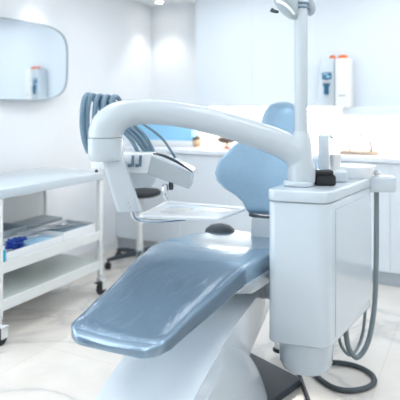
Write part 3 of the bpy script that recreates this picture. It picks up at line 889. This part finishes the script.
# looping handpiece hoses
starts = [(89, 153, 2.50), (95, 150, 2.51), (101, 148, 2.52), (108, 146, 2.53), (115, 144, 2.54)]
tops = [(86.5, 95.5), (91, 96), (98, 96.5), (105.5, 97), (113, 97)]
ends_ = [(139, 153.5, 2.58), (146, 153, 2.60), (150, 153.5, 2.61), (154, 153, 2.62), (172, 152.5, 2.68)]
for i in range(5):
    (sx, sy, sd_), (tx, ty), (ex, ey, ed) = starts[i], tops[i], ends_[i]
    k_ = (1 - i * .12)
    pts = [at(sx, sy, sd_), at(tx - 2.5, sy - 14, sd_), at(tx - 4.5 * k_, 122, sd_ + .01), at(tx - 3.5 * k_, 106, sd_ + .02),
           at(tx - .5, ty + 1, sd_ + .05), at(tx + 4, ty + .4, sd_ + .09), at(tx + 9, ty + 6, sd_ + .12), at(tx + 19, 116, sd_ + .12), at((tx + 30 + ex) / 2 + (2 if i == 4 else 0), 136, ed), at(ex, ey, ed), at(ex + 3, ey + 5, ed + .01)]
    obj('handpiece_hose', tube(pts, [.0125] * 4 + [.0135, .0135, .012] + [.0095] * 4 if i < 4 else [.012] * 6 + [.008] + [.006] * 4, 12, 6), M['hose'], hd)

# instrument tray
tz = .775
q = [fl(138, 215.5, tz), fl(219, 218, tz), fl(246.5, 207.8, tz), fl(166, 201.5, tz)]
for p in q: p.z = 0
tcn = sum(q, Vector()) / 4
t = thing('instrument_tray', (tcn.x, tcn.y, tz), 'flat white instrument tray hanging over the chair', 'tray')
obj('plate', prism([(p.x, p.y) for p in q], tz - .014, tz - .004, .003, 2, .02, 5), M['trayw'], t)
rimp = [tcn + (p - tcn) * .985 for p in q]
bm = bmesh.new()
ring = []
for i in range(4):
    p0, p1 = rimp[i], rimp[(i + 1) % 4]
    for u in (.06, .25, .5, .75, .94): ring.append(p0.lerp(p1, u) + Vector((0, 0, tz - .003)))
ring.append(ring[0].copy())
obj('rim', tube(ring, .006, 8, 3), M['trayw'], t)
bm = B((-.14, -.06, 0), (-.01, .05, .003), .001, 2, Matrix.Translation(Vector((tcn.x, tcn.y, tz - .0035))) @ Matrix.Rotation(.2, 4, 'Z'))
pl_ = thing('tray_paper', (tcn.x, tcn.y, tz), 'pale paper liner lying on the instrument tray', 'paper')
obj('sheet', bm, M['paper'], pl_, False)

# ------------------------------------------------------------------ operating lamp at the top of the pole
t = thing('operating_lamp', (pp.x, pp.y, 1.80), 'operating light hanging from the top of the white pole', 'lamp')
obj('joint', lathe([(0, -.1), (.033, -.1), (.034, .02), (.028, .05), (0, .05)], (pp.x, pp.y, 1.81), 24), M['gloss2'], t)
bm = bmesh.new()
for k in range(9):
    an = -PI / 2 + TH + (k - 4) * .33
    for r_ in range(3):
        c = Vector((pp.x + .0275 * math.cos(an), pp.y + .0275 * math.sin(an), 1.688 + r_ * .016))
        bmesh.ops.create_icosphere(bm, subdivisions=1, radius=.006, matrix=Matrix.Translation(c))
obj('joint_screws', bm, M['hose'], t)
# curved reflector head on the left
def lamp_sec(u):
    cx, cy = 281 + 14 * u, 1 + 11 * math.sin(u * PI * .62)
    return cx, cy
secs = []
for i in range(9):
    u = i / 8
    px = 275 + 22 * u
    yb = 3 + 17 * math.sin(min(1, u * 1.15) * PI / 2)
    hd_ = .02 + .07 * math.sin(PI * min(1, .15 + u * .8))
    row = []
    for k in range(24):
        a_ = 2 * PI * k / 24
        zt = at(px, -14, 2.36).z; zb_ = at(px, yb, 2.36).z
        c = at(px, 0, 2.36)
        z = (zt + zb_) / 2 + math.sin(a_) * (zt - zb_) / 2
        p = c + FWD * (math.cos(a_) * hd_); row.append(Vector((p.x, p.y, z)))
    secs.append(row)
head = obj('lamp_head', loft(secs), M['lampgrey'], t)
obj('reflector_rib', tube([at(277, 1, 2.28), at(284, 4, 2.265), at(290, 9, 2.27), at(294, 14, 2.29)], .006, 10), M['trayw'], head)
obj('handle', tube([at(278, 12, 2.34), at(273.5, 11, 2.33), at(271, 9.5, 2.33)], [.006, .008, .010], 10), M['dark'], head)
obj('counter_joint', tube([at(306, -6, 2.42), at(310, 4, 2.42), at(311, 11, 2.42), at(308.5, 15.5, 2.42)], [.02, .022, .018, .008], 14), M['grey'], t)

# ------------------------------------------------------------------ cables on the floor
def fpath(pp_, r): return [fl(x, y, r + .0005) for x, y in pp_]
r = .0115
t = thing('floor_hose', fl(350, 375), 'thick dark hose coiled in a loop on the floor right of the unit', 'hose')
obj('hose_loop', tube(fpath([(316, 366), (322, 363), (338, 362.5), (356, 366), (370, 373), (374.5, 381), (367, 387.5), (350, 390.5), (335, 388), (322, 380.5), (312, 371), (303, 364)], r), r, 14, 8), M['dhose'], t)
r = .009
t = thing('floor_cable', fl(305, 390), 'short dark cable running forward on the floor under the unit pod', 'cable')
obj('cord', tube(fpath([(296, 366), (300, 376), (304, 388), (309, 402), (313, 416)], r), r, 12, 6), M['dhose'], t)
c = fl(279, 351, .035)
t = thing('hose_coupling', (c.x, c.y, .035), 'small pale coupling with black ring on the dark floor plate', 'coupling')
obj('sleeve', cyl((c.x, c.y), .022, .05, .085), M['paper'], t)
obj('ring', cyl((c.x, c.y), .032, .0345, .05), M['black'], t)

# ------------------------------------------------------------------ camera, world, view
cam = bpy.data.cameras.new('camera'); co = bpy.data.objects.new('camera', cam); COL.objects.link(co)
co.location = CAM; co.rotation_euler = (PI / 2, 0, TH)
cam.sensor_width = 36; cam.lens = 36 * F / 400; cam.shift_y = -(200 - HY) / 400
cam.dof.use_dof = True; cam.dof.focus_distance = 2.15; cam.dof.aperture_fstop = 2.4
cam.clip_start = .05
SC.camera = co
w = bpy.data.worlds.new('world'); SC.world = w; w.use_nodes = True
w.node_tree.nodes['Background'].inputs['Color'].default_value = (.85, .93, 1, 1)
w.node_tree.nodes['Background'].inputs['Strength'].default_value = .3
SC.view_settings.view_transform = 'Standard'; SC.view_settings.look = 'None'
SC.view_settings.gamma = 1; SC.view_settings.use_curve_mapping = False
SC.view_settings.exposure = 0.17
